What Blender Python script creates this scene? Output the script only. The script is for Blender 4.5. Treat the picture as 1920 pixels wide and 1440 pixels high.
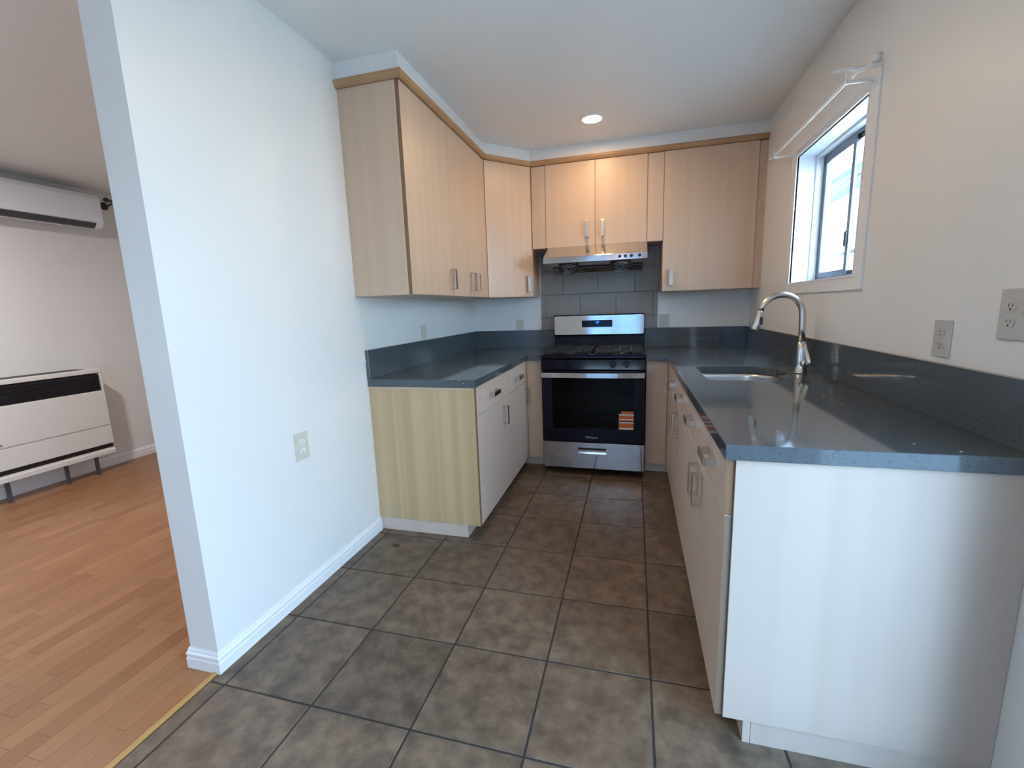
import bpy, bmesh, math, random
from mathutils import Vector, Matrix
random.seed(7)
S = bpy.context.scene
COL = S.collection
for o in list(bpy.data.objects): bpy.data.objects.remove(o, do_unlink=True)

# ---------------------------------------------------------------- camera
CAM = dict(cx=0.2946, cy=-4.0035, cz=1.2865, yaw=0.2708, pit=-0.1694, rol=-0.0338, f=831.7572)
def cam_axes():
    y, p, r = CAM['yaw'], CAM['pit'], CAM['rol']
    cy, sy = math.cos(y), math.sin(y)
    F = Vector((-sy*math.cos(p), cy*math.cos(p), math.sin(p)))
    R = Vector((cy, sy, 0)); U = R.cross(F)
    return F, R*math.cos(r)+U*math.sin(r), -R*math.sin(r)+U*math.cos(r)
F_, R_, U_ = cam_axes()
cd = bpy.data.cameras.new('camera'); cam = bpy.data.objects.new('camera', cd); COL.objects.link(cam)
m = Matrix((R_, U_, -F_)).transposed().to_4x4(); m.translation = Vector((CAM['cx'], CAM['cy'], CAM['cz']))
cam.matrix_world = m
cd.sensor_fit = 'HORIZONTAL'; cd.sensor_width = 36; cd.lens = CAM['f']*36/1920; cd.clip_start = 0.02
S.camera = cam

# ---------------------------------------------------------------- world, lights, exposure
W = bpy.data.worlds.new('sky'); S.world = W; W.use_nodes = True
wn = W.node_tree.nodes; wl = W.node_tree.links; wn.clear()
wo = wn.new('ShaderNodeOutputWorld'); wb = wn.new('ShaderNodeBackground')
tc = wn.new('ShaderNodeTexCoord'); sp = wn.new('ShaderNodeSeparateXYZ'); rp = wn.new('ShaderNodeValToRGB')
wl.new(tc.outputs['Generated'], sp.inputs[0]); wl.new(sp.outputs['Z'], rp.inputs[0])
rp.color_ramp.elements[0].position = 0.0; rp.color_ramp.elements[0].color = (0.58, 0.79, 1.0, 1)
rp.color_ramp.elements[1].position = 0.7; rp.color_ramp.elements[1].color = (0.38, 0.65, 1.0, 1)
wl.new(rp.outputs[0], wb.inputs[0]); wb.inputs[1].default_value = 16.5
wl.new(wb.outputs[0], wo.inputs[0])
vs = S.view_settings
vs.view_transform = 'Standard'; vs.look = 'None'; vs.gamma = 1; vs.use_curve_mapping = False
vs.exposure = 0.15
sl = bpy.data.lights.new('sun', 'SUN'); sl.energy = 32.0; sl.angle = math.radians(0.6); sl.color = (1.0, 0.95, 0.86)
so_ = bpy.data.objects.new('sun', sl); COL.objects.link(so_); so_.location = (-6, 0, 8)
so_.rotation_euler = Vector((0.72, -0.06, -0.70)).to_track_quat('-Z', 'Y').to_euler()
WARM = (1.0, 0.66, 0.36)
def lamp_light(x, y, z, watts, size=0.13):
    l = bpy.data.lights.new('downlight_lamp', 'AREA'); l.shape = 'DISK'; l.size = size; l.energy = watts; l.color = WARM
    o = bpy.data.objects.new('downlight_lamp', l); o.location = (x, y, z); COL.objects.link(o); return o

# ---------------------------------------------------------------- dimensions (from the photograph)
XL, XR, H = -1.161, 1.1916, 2.518
WT = 0.129
YWE = -2.911
HL = 2.412; XLIV = -4.27
YR = -6.2
XLF, XRF = -0.5198, 0.5393
YLE, YRE = -1.8184, -2.7709
ZK, ZC, ZT, ZBS = 0.082, 0.8755, 0.9169, 1.081
YF = -0.6066
XUF, YUE, YUF = -0.8161, -1.8668, -0.2891
YD1, XD2 = -0.6015, -0.5254
ZUB, ZUT, ZFB = 1.3743, 2.400, 1.7585

# ---------------------------------------------------------------- materials
MATS = {}
def mat(name, col, rough=0.5, metal=0.0, **kw):
    m = bpy.data.materials.new(name); m.use_nodes = True
    b = m.node_tree.nodes['Principled BSDF']
    b.inputs['Base Color'].default_value = (*col, 1); b.inputs['Roughness'].default_value = rough
    b.inputs['Metallic'].default_value = metal
    for k, v in kw.items(): b.inputs[k.replace('_', ' ')].default_value = v
    MATS[name] = m; return m
def N(m, t, **kw):
    n = m.node_tree.nodes.new(t)
    for k, v in kw.items(): setattr(n, k, v)
    return n
def L(m, a, b): m.node_tree.links.new(a, b)
def math_node(m, op, a, b=None):
    n = N(m, 'ShaderNodeMath', operation=op)
    for i, v in enumerate((a, b)):
        if v is None: continue
        if isinstance(v, (int, float)): n.inputs[i].default_value = v
        else: L(m, v, n.inputs[i])
    return n.outputs[0]
def add_bump(m, scale, strength, dist=0.001, detail=3):
    b = m.node_tree.nodes['Principled BSDF']
    g = N(m, 'ShaderNodeNewGeometry'); n = N(m, 'ShaderNodeTexNoise'); n.inputs['Scale'].default_value = scale; n.inputs['Detail'].default_value = detail
    L(m, g.outputs['Position'], n.inputs['Vector'])
    u = N(m, 'ShaderNodeBump'); u.inputs['Strength'].default_value = strength; u.inputs['Distance'].default_value = dist
    L(m, n.outputs[0], u.inputs['Height']); L(m, u.outputs[0], b.inputs['Normal'])
def mixcol(m, fac, c1, c2):
    n = N(m, 'ShaderNodeMix', data_type='RGBA')
    if isinstance(fac, (int, float)): n.inputs[0].default_value = fac
    else: L(m, fac, n.inputs[0])
    for i, c in ((6, c1), (7, c2)):
        if isinstance(c, tuple): n.inputs[i].default_value = (*c, 1)
        else: L(m, c, n.inputs[i])
    return n.outputs[2]
def wood(name, c1, c2, rough=0.4, band=9.0, grain=0.25):
    m = mat(name, c1, rough); b = m.node_tree.nodes['Principled BSDF']
    g = N(m, 'ShaderNodeNewGeometry'); s = N(m, 'ShaderNodeSeparateXYZ'); L(m, g.outputs['Position'], s.inputs[0])
    oi = N(m, 'ShaderNodeObjectInfo')
    u = math_node(m, 'ADD', s.outputs[0], s.outputs[1])
    off = math_node(m, 'MULTIPLY', oi.outputs['Random'], 7.0)
    ub = math_node(m, 'ADD', math_node(m, 'MULTIPLY', u, band), off)
    n1 = N(m, 'ShaderNodeTexNoise', noise_dimensions='1D'); n1.inputs['Scale'].default_value = 1.6; n1.inputs['Detail'].default_value = 1.5
    L(m, ub, n1.inputs['W'])
    r1 = N(m, 'ShaderNodeValToRGB'); r1.color_ramp.elements[0].position = 0.40; r1.color_ramp.elements[1].position = 0.60
    L(m, n1.outputs[0], r1.inputs[0])
    c = N(m, 'ShaderNodeCombineXYZ'); L(m, math_node(m, 'MULTIPLY', u, 150.0), c.inputs[0]); L(m, math_node(m, 'MULTIPLY', s.outputs[2], 5.0), c.inputs[2]); L(m, off, c.inputs[1])
    n2 = N(m, 'ShaderNodeTexNoise'); n2.inputs['Scale'].default_value = 1; n2.inputs['Detail'].default_value = 3; L(m, c.outputs[0], n2.inputs['Vector'])
    f = math_node(m, 'ADD', math_node(m, 'MULTIPLY', r1.outputs[0], 1-grain), math_node(m, 'MULTIPLY', n2.outputs[0], grain))
    L(m, mixcol(m, f, c1, c2), b.inputs['Base Color'])
    return m
paint = mat('wall_paint', (0.79, 0.78, 0.75), 0.38); add_bump(paint, 140, 0.12)
ceilp = mat('ceiling_paint', (0.86, 0.85, 0.82), 0.40); add_bump(ceilp, 120, 0.12)
trimw = mat('trim_paint', (0.82, 0.82, 0.82), 0.32)
maple = wood('maple_veneer', (0.60, 0.44, 0.315), (0.57, 0.41, 0.29), 0.38)
maplep = wood('maple_end_panel', (0.59, 0.415, 0.235), (0.49, 0.33, 0.175), 0.42, band=8)
maplew = wood('pale_end_panel', (0.49, 0.41, 0.35), (0.445, 0.37, 0.31), 0.40, band=5)
maplef = wood('maple_base_front', (0.66, 0.53, 0.44), (0.63, 0.50, 0.41), 0.36, band=5)
edge = wood('edge_banding', (0.23, 0.13, 0.068), (0.20, 0.11, 0.055), 0.45, band=20)
edge2 = wood('door_edge', (0.20, 0.145, 0.105), (0.18, 0.13, 0.09), 0.45, band=20)
crownm = wood('crown_wood', (0.46, 0.27, 0.13), (0.40, 0.23, 0.11), 0.40, band=3)
# stone
quartz = mat('grey_quartz', (0.10, 0.11, 0.13), 0.07); b = quartz.node_tree.nodes['Principled BSDF']
g = N(quartz, 'ShaderNodeNewGeometry')
v1 = N(quartz, 'ShaderNodeTexVoronoi'); v1.inputs['Scale'].default_value = 45; L(quartz, g.outputs['Position'], v1.inputs['Vector'])
sc = N(quartz, 'ShaderNodeSeparateColor'); L(quartz, v1.outputs['Color'], sc.inputs[0])
fl = math_node(quartz, 'MULTIPLY', math_node(quartz, 'LESS_THAN', v1.outputs['Distance'], 0.13), math_node(quartz, 'GREATER_THAN', sc.outputs[0], 0.965))
v2 = N(quartz, 'ShaderNodeTexVoronoi'); v2.inputs['Scale'].default_value = 160; L(quartz, g.outputs['Position'], v2.inputs['Vector'])
sc2 = N(quartz, 'ShaderNodeSeparateColor'); L(quartz, v2.outputs['Color'], sc2.inputs[0])
fd = math_node(quartz, 'MULTIPLY', math_node(quartz, 'LESS_THAN', v2.outputs['Distance'], 0.35), math_node(quartz, 'GREATER_THAN', sc2.outputs[1], 0.90))
nn = N(quartz, 'ShaderNodeTexNoise'); nn.inputs['Scale'].default_value = 300; L(quartz, g.outputs['Position'], nn.inputs['Vector'])
c0 = mixcol(quartz, nn.outputs[0], (0.060, 0.074, 0.084), (0.095, 0.112, 0.125))
c1 = mixcol(quartz, fd, c0, (0.03, 0.05, 0.07)); c2 = mixcol(quartz, fl, c1, (0.95, 0.97, 1.0))
L(quartz, c2, b.inputs['Base Color'])
# floor tile
ftile = mat('brown_floor_tile', (0.1, 0.08, 0.07), 0.42); b = ftile.node_tree.nodes['Principled BSDF']
g = N(ftile, 'ShaderNodeNewGeometry'); oi = N(ftile, 'ShaderNodeObjectInfo')
va = N(ftile, 'ShaderNodeVectorMath', operation='ADD'); L(ftile, g.outputs['Position'], va.inputs[0])
cb = N(ftile, 'ShaderNodeCombineXYZ'); L(ftile, math_node(ftile, 'MULTIPLY', oi.outputs['Random'], 40.0), cb.inputs[2]); L(ftile, cb.outputs[0], va.inputs[1])
n1 = N(ftile, 'ShaderNodeTexNoise'); n1.inputs['Scale'].default_value = 13; n1.inputs['Detail'].default_value = 6; n1.inputs['Roughness'].default_value = 0.62
L(ftile, va.outputs[0], n1.inputs['Vector'])
r1 = N(ftile, 'ShaderNodeValToRGB'); e = r1.color_ramp.elements
e[0].position = 0.34; e[0].color = (0.075, 0.053, 0.037, 1); e[1].position = 0.68; e[1].color = (0.190, 0.138, 0.096, 1)
x = e.new(0.5); x.color = (0.128, 0.091, 0.064, 1)
L(ftile, n1.outputs[0], r1.inputs[0])
hs = N(ftile, 'ShaderNodeHueSaturation'); L(ftile, r1.outputs[0], hs.inputs['Color'])
L(ftile, math_node(ftile, 'ADD', math_node(ftile, 'MULTIPLY', oi.outputs['Random'], 0.22), 0.89), hs.inputs['Value'])
L(ftile, hs.outputs[0], b.inputs['Base Color'])
u = N(ftile, 'ShaderNodeBump'); u.inputs['Strength'].default_value = 0.25; u.inputs['Distance'].default_value = 0.002; L(ftile, n1.outputs[0], u.inputs['Height']); L(ftile, u.outputs[0], b.inputs['Normal'])
grout = mat('dark_grout', (0.035, 0.033, 0.032), 0.85); add_bump(grout, 200, 0.3)
# laminate
lam = mat('oak_laminate', (0.4, 0.2, 0.1), 0.30); b = lam.node_tree.nodes['Principled BSDF']
g = N(lam, 'ShaderNodeNewGeometry'); oi = N(lam, 'ShaderNodeObjectInfo')
rr = math_node(lam, 'FRACT', math_node(lam, 'ADD', oi.outputs['Random'], g.outputs['Random Per Island']))
s = N(lam, 'ShaderNodeSeparateXYZ'); L(lam, g.outputs['Position'], s.inputs[0])
cb = N(lam, 'ShaderNodeCombineXYZ'); L(lam, math_node(lam, 'MULTIPLY', s.outputs[0], 60.0), cb.inputs[0]); L(lam, math_node(lam, 'MULTIPLY', s.outputs[1], 4.0), cb.inputs[1]); L(lam, math_node(lam, 'MULTIPLY', rr, 30.0), cb.inputs[2])
n1 = N(lam, 'ShaderNodeTexNoise'); n1.inputs['Scale'].default_value = 1; n1.inputs['Detail'].default_value = 4; L(lam, cb.outputs[0], n1.inputs['Vector'])
r1 = N(lam, 'ShaderNodeValToRGB'); e = r1.color_ramp.elements
e[0].color = (0.270, 0.116, 0.048, 1); e[1].color = (0.350, 0.170, 0.078, 1); x = e.new(0.35); x.color = (0.300, 0.137, 0.059, 1); x = e.new(0.7); x.color = (0.315, 0.148, 0.066, 1)
L(lam, rr, r1.inputs[0])
hs = N(lam, 'ShaderNodeHueSaturation'); L(lam, r1.outputs[0], hs.inputs['Color']); L(lam, math_node(lam, 'ADD', math_node(lam, 'MULTIPLY', n1.outputs[0], 0.35), 0.82), hs.inputs['Value'])
L(lam, hs.outputs[0], b.inputs['Base Color'])
lamtrim = mat('oak_threshold', (0.42, 0.24, 0.08), 0.35)
underlay = mat('laminate_underlay', (0.13, 0.06, 0.03), 0.8)
# wall tiles
wtile = mat('taupe_wall_tile', (0.19, 0.17, 0.15), 0.35); b = wtile.node_tree.nodes['Principled BSDF']
g = N(wtile, 'ShaderNodeNewGeometry'); n1 = N(wtile, 'ShaderNodeTexNoise'); n1.inputs['Scale'].default_value = 14; n1.inputs['Detail'].default_value = 4; L(wtile, g.outputs['Position'], n1.inputs['Vector'])
L(wtile, mixcol(wtile, n1.outputs[0], (0.22, 0.195, 0.175), (0.29, 0.26, 0.235)), b.inputs['Base Color'])
wgrout = mat('dark_tile_joint', (0.035, 0.033, 0.033), 0.8)
steel = mat('brushed_steel', (0.60, 0.60, 0.60), 0.22, 1.0, Anisotropic=0.85, Anisotropic_Rotation=0.25)
g = N(steel, 'ShaderNodeNewGeometry'); s = N(steel, 'ShaderNodeSeparateXYZ'); L(steel, g.outputs['Position'], s.inputs[0])
cb = N(steel, 'ShaderNodeCombineXYZ'); L(steel, math_node(steel, 'MULTIPLY', s.outputs[0], 6.0), cb.inputs[0]); L(steel, math_node(steel, 'MULTIPLY', s.outputs[1], 6.0), cb.inputs[1]); L(steel, math_node(steel, 'MULTIPLY', s.outputs[2], 900.0), cb.inputs[2])
n1 = N(steel, 'ShaderNodeTexNoise'); n1.inputs['Scale'].default_value = 1; L(steel, cb.outputs[0], n1.inputs['Vector'])
L(steel, math_node(steel, 'ADD', math_node(steel, 'MULTIPLY', n1.outputs[0], 0.10), 0.07), steel.node_tree.nodes['Principled BSDF'].inputs['Roughness'])
nickel = mat('satin_nickel', (0.58, 0.55, 0.51), 0.26, 1.0)
sinkst = mat('sink_steel', (0.62, 0.62, 0.60), 0.28, 1.0)
alu = mat('window_aluminium', (0.20, 0.22, 0.26), 0.4, 0.9)
blackg = mat('black_enamel', (0.004, 0.005, 0.012), 0.09, Specular_IOR_Level=0.22)
blackm = mat('black_cast_iron', (0.014, 0.015, 0.018), 0.45)
blackp = mat('black_plastic', (0.012, 0.012, 0.015), 0.3)
cavity = mat('oven_enamel', (0.02, 0.035, 0.06), 0.4)
wirem = mat('rack_wire', (0.5, 0.5, 0.5), 0.3, 1.0)
appl = mat('white_appliance_plastic', (0.78, 0.80, 0.84), 0.18)
heatw = mat('heater_enamel', (0.74, 0.73, 0.70), 0.35)
grillm = mat('heater_grille', (0.012, 0.010, 0.014), 0.5)
greym = mat('grey_metal', (0.10, 0.10, 0.12), 0.5, 0.3)
ivory = mat('ivory_plastic', (0.62, 0.59, 0.50), 0.35)
whitep = mat('white_plastic', (0.80, 0.80, 0.77), 0.3)
greyplate = mat('stone_grey_plate', (0.52, 0.51, 0.48), 0.35)
slotm = mat('socket_slot', (0.03, 0.03, 0.03), 0.6)
rodw = mat('white_rod', (0.85, 0.86, 0.84), 0.25)
bronze = mat('dark_bronze', (0.10, 0.085, 0.06), 0.35, 0.8)
orangem = mat('orange_sticker', (0.55, 0.13, 0.02), 0.5)
whitest = mat('white_sticker', (0.72, 0.66, 0.64), 0.5)
silverp = mat('silver_print', (0.35, 0.38, 0.45), 0.4)
leafm = mat('dry_leaf', (0.06, 0.025, 0.012), 0.7)
stucco = mat('white_stucco', (0.80, 0.80, 0.78), 0.8); add_bump(stucco, 30, 0.4, 0.01)
roofm = mat('teal_roof_edge', (0.035, 0.12, 0.14), 0.6)
concrete = mat('concrete_ground', (0.42, 0.42, 0.40), 0.85); add_bump(concrete, 12, 0.3, 0.01)
def emis(name, col, s):
    m = bpy.data.materials.new(name); m.use_nodes = True; n = m.node_tree.nodes; n.clear()
    o = n.new('ShaderNodeOutputMaterial'); e = n.new('ShaderNodeEmission'); e.inputs[0].default_value = (*col, 1); e.inputs[1].default_value = s
    m.node_tree.links.new(e.outputs[0], o.inputs[0]); return m
lampm = emis('lamp_diffuser', (1.0, 0.80, 0.55), 14.0)
ledm = emis('blue_clock_digits', (0.04, 0.22, 1.0), 3.0)
def glassm(name, tint, ior=1.5):
    m = bpy.data.materials.new(name); m.use_nodes = True; n = m.node_tree.nodes; n.clear(); l = m.node_tree.links
    o = n.new('ShaderNodeOutputMaterial'); t = n.new('ShaderNodeBsdfTransparent'); t.inputs[0].default_value = (*tint, 1)
    g = n.new('ShaderNodeBsdfGlossy'); g.inputs['Roughness'].default_value = 0.02
    f = n.new('ShaderNodeFresnel'); f.inputs[0].default_value = ior; mx = n.new('ShaderNodeMixShader')
    gm = n.new('ShaderNodeNewGeometry'); ma = n.new('ShaderNodeMath'); ma.operation = 'SUBTRACT'; ma.inputs[0].default_value = 1.0; l.new(gm.outputs['Backfacing'], ma.inputs[1]); mb = n.new('ShaderNodeMath'); mb.operation = 'MULTIPLY'; l.new(f.outputs[0], mb.inputs[0]); l.new(ma.outputs[0], mb.inputs[1]); l.new(mb.outputs[0], mx.inputs[0]); l.new(t.outputs[0], mx.inputs[1]); l.new(g.outputs[0], mx.inputs[2]); l.new(mx.outputs[0], o.inputs[0]); return m
glass = glassm('window_glass', (0.94, 0.97, 0.98))
ovenglass = glassm('oven_glass', (0.16, 0.22, 0.32), 1.28)

# ---------------------------------------------------------------- geometry helpers
ORG = {}
def bx(bm, x0, x1, y0, y1, z0, z1):
    if x0 > x1: x0, x1 = x1, x0
    if y0 > y1: y0, y1 = y1, y0
    if z0 > z1: z0, z1 = z1, z0
    v = [bm.verts.new(p) for p in ((x0,y0,z0),(x1,y0,z0),(x1,y1,z0),(x0,y1,z0),(x0,y0,z1),(x1,y0,z1),(x1,y1,z1),(x0,y1,z1))]
    for f in ((0,3,2,1),(4,5,6,7),(0,1,5,4),(1,2,6,5),(2,3,7,6),(3,0,4,7)): bm.faces.new([v[i] for i in f])
    return v
def B(*boxes):
    bm = bmesh.new()
    for b in boxes: bx(bm, *b)
    return bm
def prism(bm, poly, axis, a0, a1):
    """poly: 2-D points in the other two axes (in xyz order), extruded along axis"""
    def P(p, a):
        q = list(p); q.insert(axis, a); return q
    v0 = [bm.verts.new(P(p, a0)) for p in poly]; v1 = [bm.verts.new(P(p, a1)) for p in poly]
    n = len(poly)
    for i in range(n): bm.faces.new((v0[i], v0[(i+1) % n], v1[(i+1) % n], v1[i]))
    bm.faces.new(v0[::-1]); bm.faces.new(v1)
    bmesh.ops.recalc_face_normals(bm, faces=bm.faces)
def tube(bm, pts, r, seg=12, cap=True):
    pts = [Vector(p) for p in pts]; n = len(pts)
    rs = r if isinstance(r, (list, tuple)) else [r]*n
    t0 = (pts[1]-pts[0]).normalized(); a = Vector((0,0,1)) if abs(t0.z) < 0.9 else Vector((1,0,0))
    u = t0.cross(a).normalized(); rings = []
    for i, p in enumerate(pts):
        t = ((pts[min(i+1, n-1)]-pts[max(i-1, 0)])).normalized()
        u = (u - t*u.dot(t)).normalized(); w = t.cross(u)
        rings.append([bm.verts.new(p+(u*math.cos(k*2*math.pi/seg)+w*math.sin(k*2*math.pi/seg))*rs[i]) for k in range(seg)])
    for i in range(n-1):
        for k in range(seg):
            f = bm.faces.new((rings[i][k], rings[i][(k+1) % seg], rings[i+1][(k+1) % seg], rings[i+1][k])); f.smooth = True
    if cap: bm.faces.new(rings[0][::-1]); bm.faces.new(rings[-1])
    return bm
def obj(name, bm, material, parent=None, bevel=0.0, origin=None, smooth=False, seg=1):
    bmesh.ops.recalc_face_normals(bm, faces=bm.faces)
    vs_ = [v.co for v in bm.verts]
    if origin is None:
        lo = Vector([min(c[i] for c in vs_) for i in range(3)]); hi = Vector([max(c[i] for c in vs_) for i in range(3)])
        origin = Vector(((lo.x+hi.x)/2, (lo.y+hi.y)/2, lo.z))
    origin = Vector(origin)
    for v in bm.verts: v.co -= origin
    me = bpy.data.meshes.new(name); bm.to_mesh(me); bm.free()
    if smooth:
        for p in me.polygons: p.use_smooth = True
    me.materials.append(material)
    o = bpy.data.objects.new(name, me); COL.objects.link(o)
    put(o, origin, parent)
    if bevel:
        md = o.modifiers.new('bevel', 'BEVEL'); md.width = bevel; md.segments = seg; md.limit_method = 'ANGLE'; md.angle_limit = math.radians(50)
    return o
def put(o, origin, parent=None):
    ORG[o.name] = Vector(origin)
    if parent is not None:
        o.parent = parent; o.location = Vector(origin)-ORG[parent.name]
    else: o.location = origin
def thing(name, label, cat, loc, group=None):
    o = bpy.data.objects.new(name, None); COL.objects.link(o); o.location = loc; o.empty_display_size = 0.05
    ORG[o.name] = Vector(loc); o['label'] = label; o['category'] = cat
    if group: o['group'] = group
    return o
def tag(o, label, cat, group=None):
    o['label'] = label; o['category'] = cat
    if group: o['group'] = group
    return o
def struct(name, bm, m, label=None, parent=None, **kw):
    o = obj(name, bm, m, parent, **kw)
    if parent is None: o['kind'] = 'structure'
    if label: o['label'] = label
    return o
def holed(bm, axis, t0, t1, a0, a1, z0, z1, holes):
    """wall slab normal to axis (0=x,1=y) between t0,t1; a = the other horizontal axis; holes (a0,a1,z0,z1)"""
    cuts = sorted({a0, a1, *[h[0] for h in holes], *[h[1] for h in holes]})
    for p, q in zip(cuts, cuts[1:]):
        segs = [(z0, z1)]
        for h in holes:
            if h[0] <= p+1e-6 and h[1] >= q-1e-6:
                ns = []
                for s0, s1 in segs:
                    if h[2] > s0: ns.append((s0, h[2]))
                    if h[3] < s1: ns.append((h[3], s1))
                segs = ns
        for s0, s1 in segs:
            if axis == 0: bx(bm, t0, t1, p, q, s0, s1)
            else: bx(bm, p, q, t0, t1, s0, s1)
    return bm

# ================================================================ STRUCTURE
WIN = (-1.770, -0.955, 1.375, 2.080)      # kitchen window opening: y0,y1,z0,z1
DOR = (-4.25, -3.03, 0.0, 2.05)        # glass door in the right wall
SLD = (-0.75, 0.50, 0.0, 2.08)            # sliding door in the rear wall: x0,x1,z0,z1
LVW = (-4.0, -3.4, 0.9, 2.1)
struct('wall_left', B((XL-WT, XL, YWE, 0.0, -0.08, H)), paint)
struct('wall_back', B((XL-WT, XR+0.17, 0.0, 0.15, -0.08, H)), paint)
struct('wall_right', holed(bmesh.new(), 0, XR, XR+0.17, YR, 0.0, -0.08, H, [WIN, DOR]), paint)
struct('wall_rear', holed(bmesh.new(), 1, YR-0.15, YR, XLIV-0.15, XR+0.17, -0.08, H, [SLD, LVW]), paint)
struct('wall_living', holed(bmesh.new(), 0, XLIV-0.15, XLIV, YR, 0.15, -0.08, H, []), paint)
struct('wall_living_back', B((XLIV, XL-WT, 0.0, 0.15, -0.08, H)), paint)
struct('ceiling', B((XL-WT, XR+0.17, YR-0.15, 0.15, H, H+0.1)), ceilp)
struct('ceiling', B((XLIV-0.15, XL-WT, YR-0.15, 0.15, HL, H+0.1)), ceilp)
# floor: grout bed with single tiles
floor = struct('floor', B((XL, XR+0.17, YR-0.15, 0.0, -0.08, -0.0025)), grout)
P_ = 0.3657; GW = 0.0035
tile_meshes = {}
def tile_piece(x0, x1, y0, y1, base, z0, z1, material, parent, bev=0.0015):
    key = (base, round(x1-x0, 4), round(y1-y0, 4))
    if key in tile_meshes:
        o = bpy.data.objects.new(base, tile_meshes[key]); COL.objects.link(o)
        put(o, ((x0+x1)/2, (y0+y1)/2, z0), parent); return o
    bm = bmesh.new(); v = bx(bm, x0, x1, y0, y1, z0, z1)
    bmesh.ops.bevel(bm, geom=[e for e in bm.edges if all(w.co.z > z1-1e-6 for w in e.verts)], offset=bev, segments=1, affect='EDGES')
    o = obj(base, bm, material, parent, origin=((x0+x1)/2, (y0+y1)/2, z0)); tile_meshes[key] = o.data; return o
xs = [XL] + [0.3657-P_*k for k in range(4, -3, -1)] ; xs = [x for x in xs if x < XR]+[XR]
xs = sorted(set([round(x, 4) for x in xs]))
ys = [-2.955+P_*k for k in range(-9, 9)]
ys = [YR]+[y for y in ys if YR+0.05 < y < -0.02]+[0.0]
for i in range(len(xs)-1):
    for j in range(len(ys)-1):
        x0, x1, y0, y1 = xs[i]+GW, xs[i+1]-GW, ys[j]+GW, ys[j+1]-GW
        if x1-x0 < 0.02: continue
        if x1 < XL+WT and False: continue
        if y0 > YLE+0.05 and x1 < XLF-0.09: continue      # wholly under the left cabinets
        if y0 > YRE+0.05 and x0 > XRF+0.09: continue      # wholly under the right cabinets
        if y0 > -0.55: continue
        tile_piece(x0, x1, y0, y1, 'tile', -0.008, 0.0, ftile, floor)
# living room laminate in single strips
floor2 = struct('floor', B((XLIV, XL-0.02, YR, 0.0, -0.08, -0.0072)), underlay)
pieces = []
rw = 0.0705; x = XL-0.021; row = 0
while x > XLIV+0.03:
    y = YR + random.uniform(0, 0.3)-0.3
    while y < 0:
        ln = random.choice((0.24, 0.3, 0.36, 0.42, 0.5)); y1 = min(y+ln, 0.0); y0_ = max(y, YR)
        if y1-y0_ > 0.02:
            if not (x-rw > XL-WT-0.005 and y0_ > YWE):
                pieces.append((max(x-rw, XLIV), x, y0_, y1))
        y = y1 if y1 < 0 else 1
    x -= rw; row += 1
def vis_score(p):
    cx_, cy_ = (p[0]+p[1])/2, (p[2]+p[3])/2
    d = math.hypot(cx_-CAM['cx'], cy_-CAM['cy'])
    d3 = Vector((cx_, cy_, 0))-Vector((CAM['cx'], CAM['cy'], CAM['cz'])); z = d3.dot(F_)
    if z <= 0.1: return 99
    px = 960+CAM['f']*d3.dot(R_)/z; py = 720-CAM['f']*d3.dot(U_)/z
    if px < -60 or px > 470 or py > 1520: return 50+d
    return d
pieces.sort(key=vis_score)
g2 = 0.0004
for k, (a, b_, c_, d_) in enumerate(pieces[:300]):
    dz = 0.0
    tile_piece(a+g2, b_-g2, c_+g2, d_-g2, 'plank', -0.008, -0.0002-dz, lam, floor2, bev=0.0004)
bm = bmesh.new()
for a, b_, c_, d_ in pieces[300:]: bx(bm, a+g2, b_-g2, c_+g2, d_-g2, -0.008, -0.0002)
o = obj('far_planks', bm, lam, floor2); o['kind'] = 'stuff'
# threshold strip between laminate and tile
bm = bmesh.new()
prism(bm, [(XL-0.024, -0.007), (XL-0.024, 0.002), (XL-0.018, 0.006), (XL-0.006, 0.006), (XL-0.001, 0.002), (XL-0.001, -0.007)], 1, YR, YWE-0.013)
struct('trim_1', bm, lamtrim)
# baseboards
def base_profile(h, t):
    return [(0, 0), (t, 0), (t, h*0.50), (t*0.80, h*0.56), (t*0.80, h*0.62), (t*0.95, h*0.66), (t*0.95, h*0.76), (t*0.55, h*0.84), (t*0.55, h*0.90), (t*0.30, h), (0, h)]
def sweep(bm, path, prof, closed=False):
    """path: xy points; prof: (out, z); out to the right of travel"""
    rings = []; n = len(path)
    for i, p in enumerate(path):
        p = Vector(p)
        d0 = (p-Vector(path[i-1])).normalized() if i > 0 else None
        d1 = (Vector(path[i+1])-p).normalized() if i < n-1 else None
        n0 = Vector((d0.y, -d0.x)) if d0 else None; n1 = Vector((d1.y, -d1.x)) if d1 else None
        if n0 is None: nn_, s_ = n1, 1
        elif n1 is None: nn_, s_ = n0, 1
        else:
            nn_ = (n0+n1).normalized(); s_ = 1/max(0.3, nn_.dot(n0))
        rings.append([bm.verts.new((p.x+nn_.x*o_*s_, p.y+nn_.y*o_*s_, z_)) for o_, z_ in prof])
    k = len(prof)
    for i in range(n-1):
        for j in range(k): bm.faces.new((rings[i][j], rings[i][(j+1) % k], rings[i+1][(j+1) % k], rings[i+1][j]))
    bm.faces.new(rings[0]); bm.faces.new(rings[-1][::-1])
    bmesh.ops.recalc_face_normals(bm, faces=bm.faces)
    return bm
struct('baseboard_left', sweep(bmesh.new(), [(XL-WT, -0.2), (XL-WT, YWE), (XL, YWE), (XL, YLE-0.001)], base_profile(0.080, 0.013)), trimw)
struct('baseboard_living', sweep(bmesh.new(), [(XLIV, 0.0), (XLIV, YR)][::-1], base_profile(0.085, 0.014)), trimw)
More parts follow.
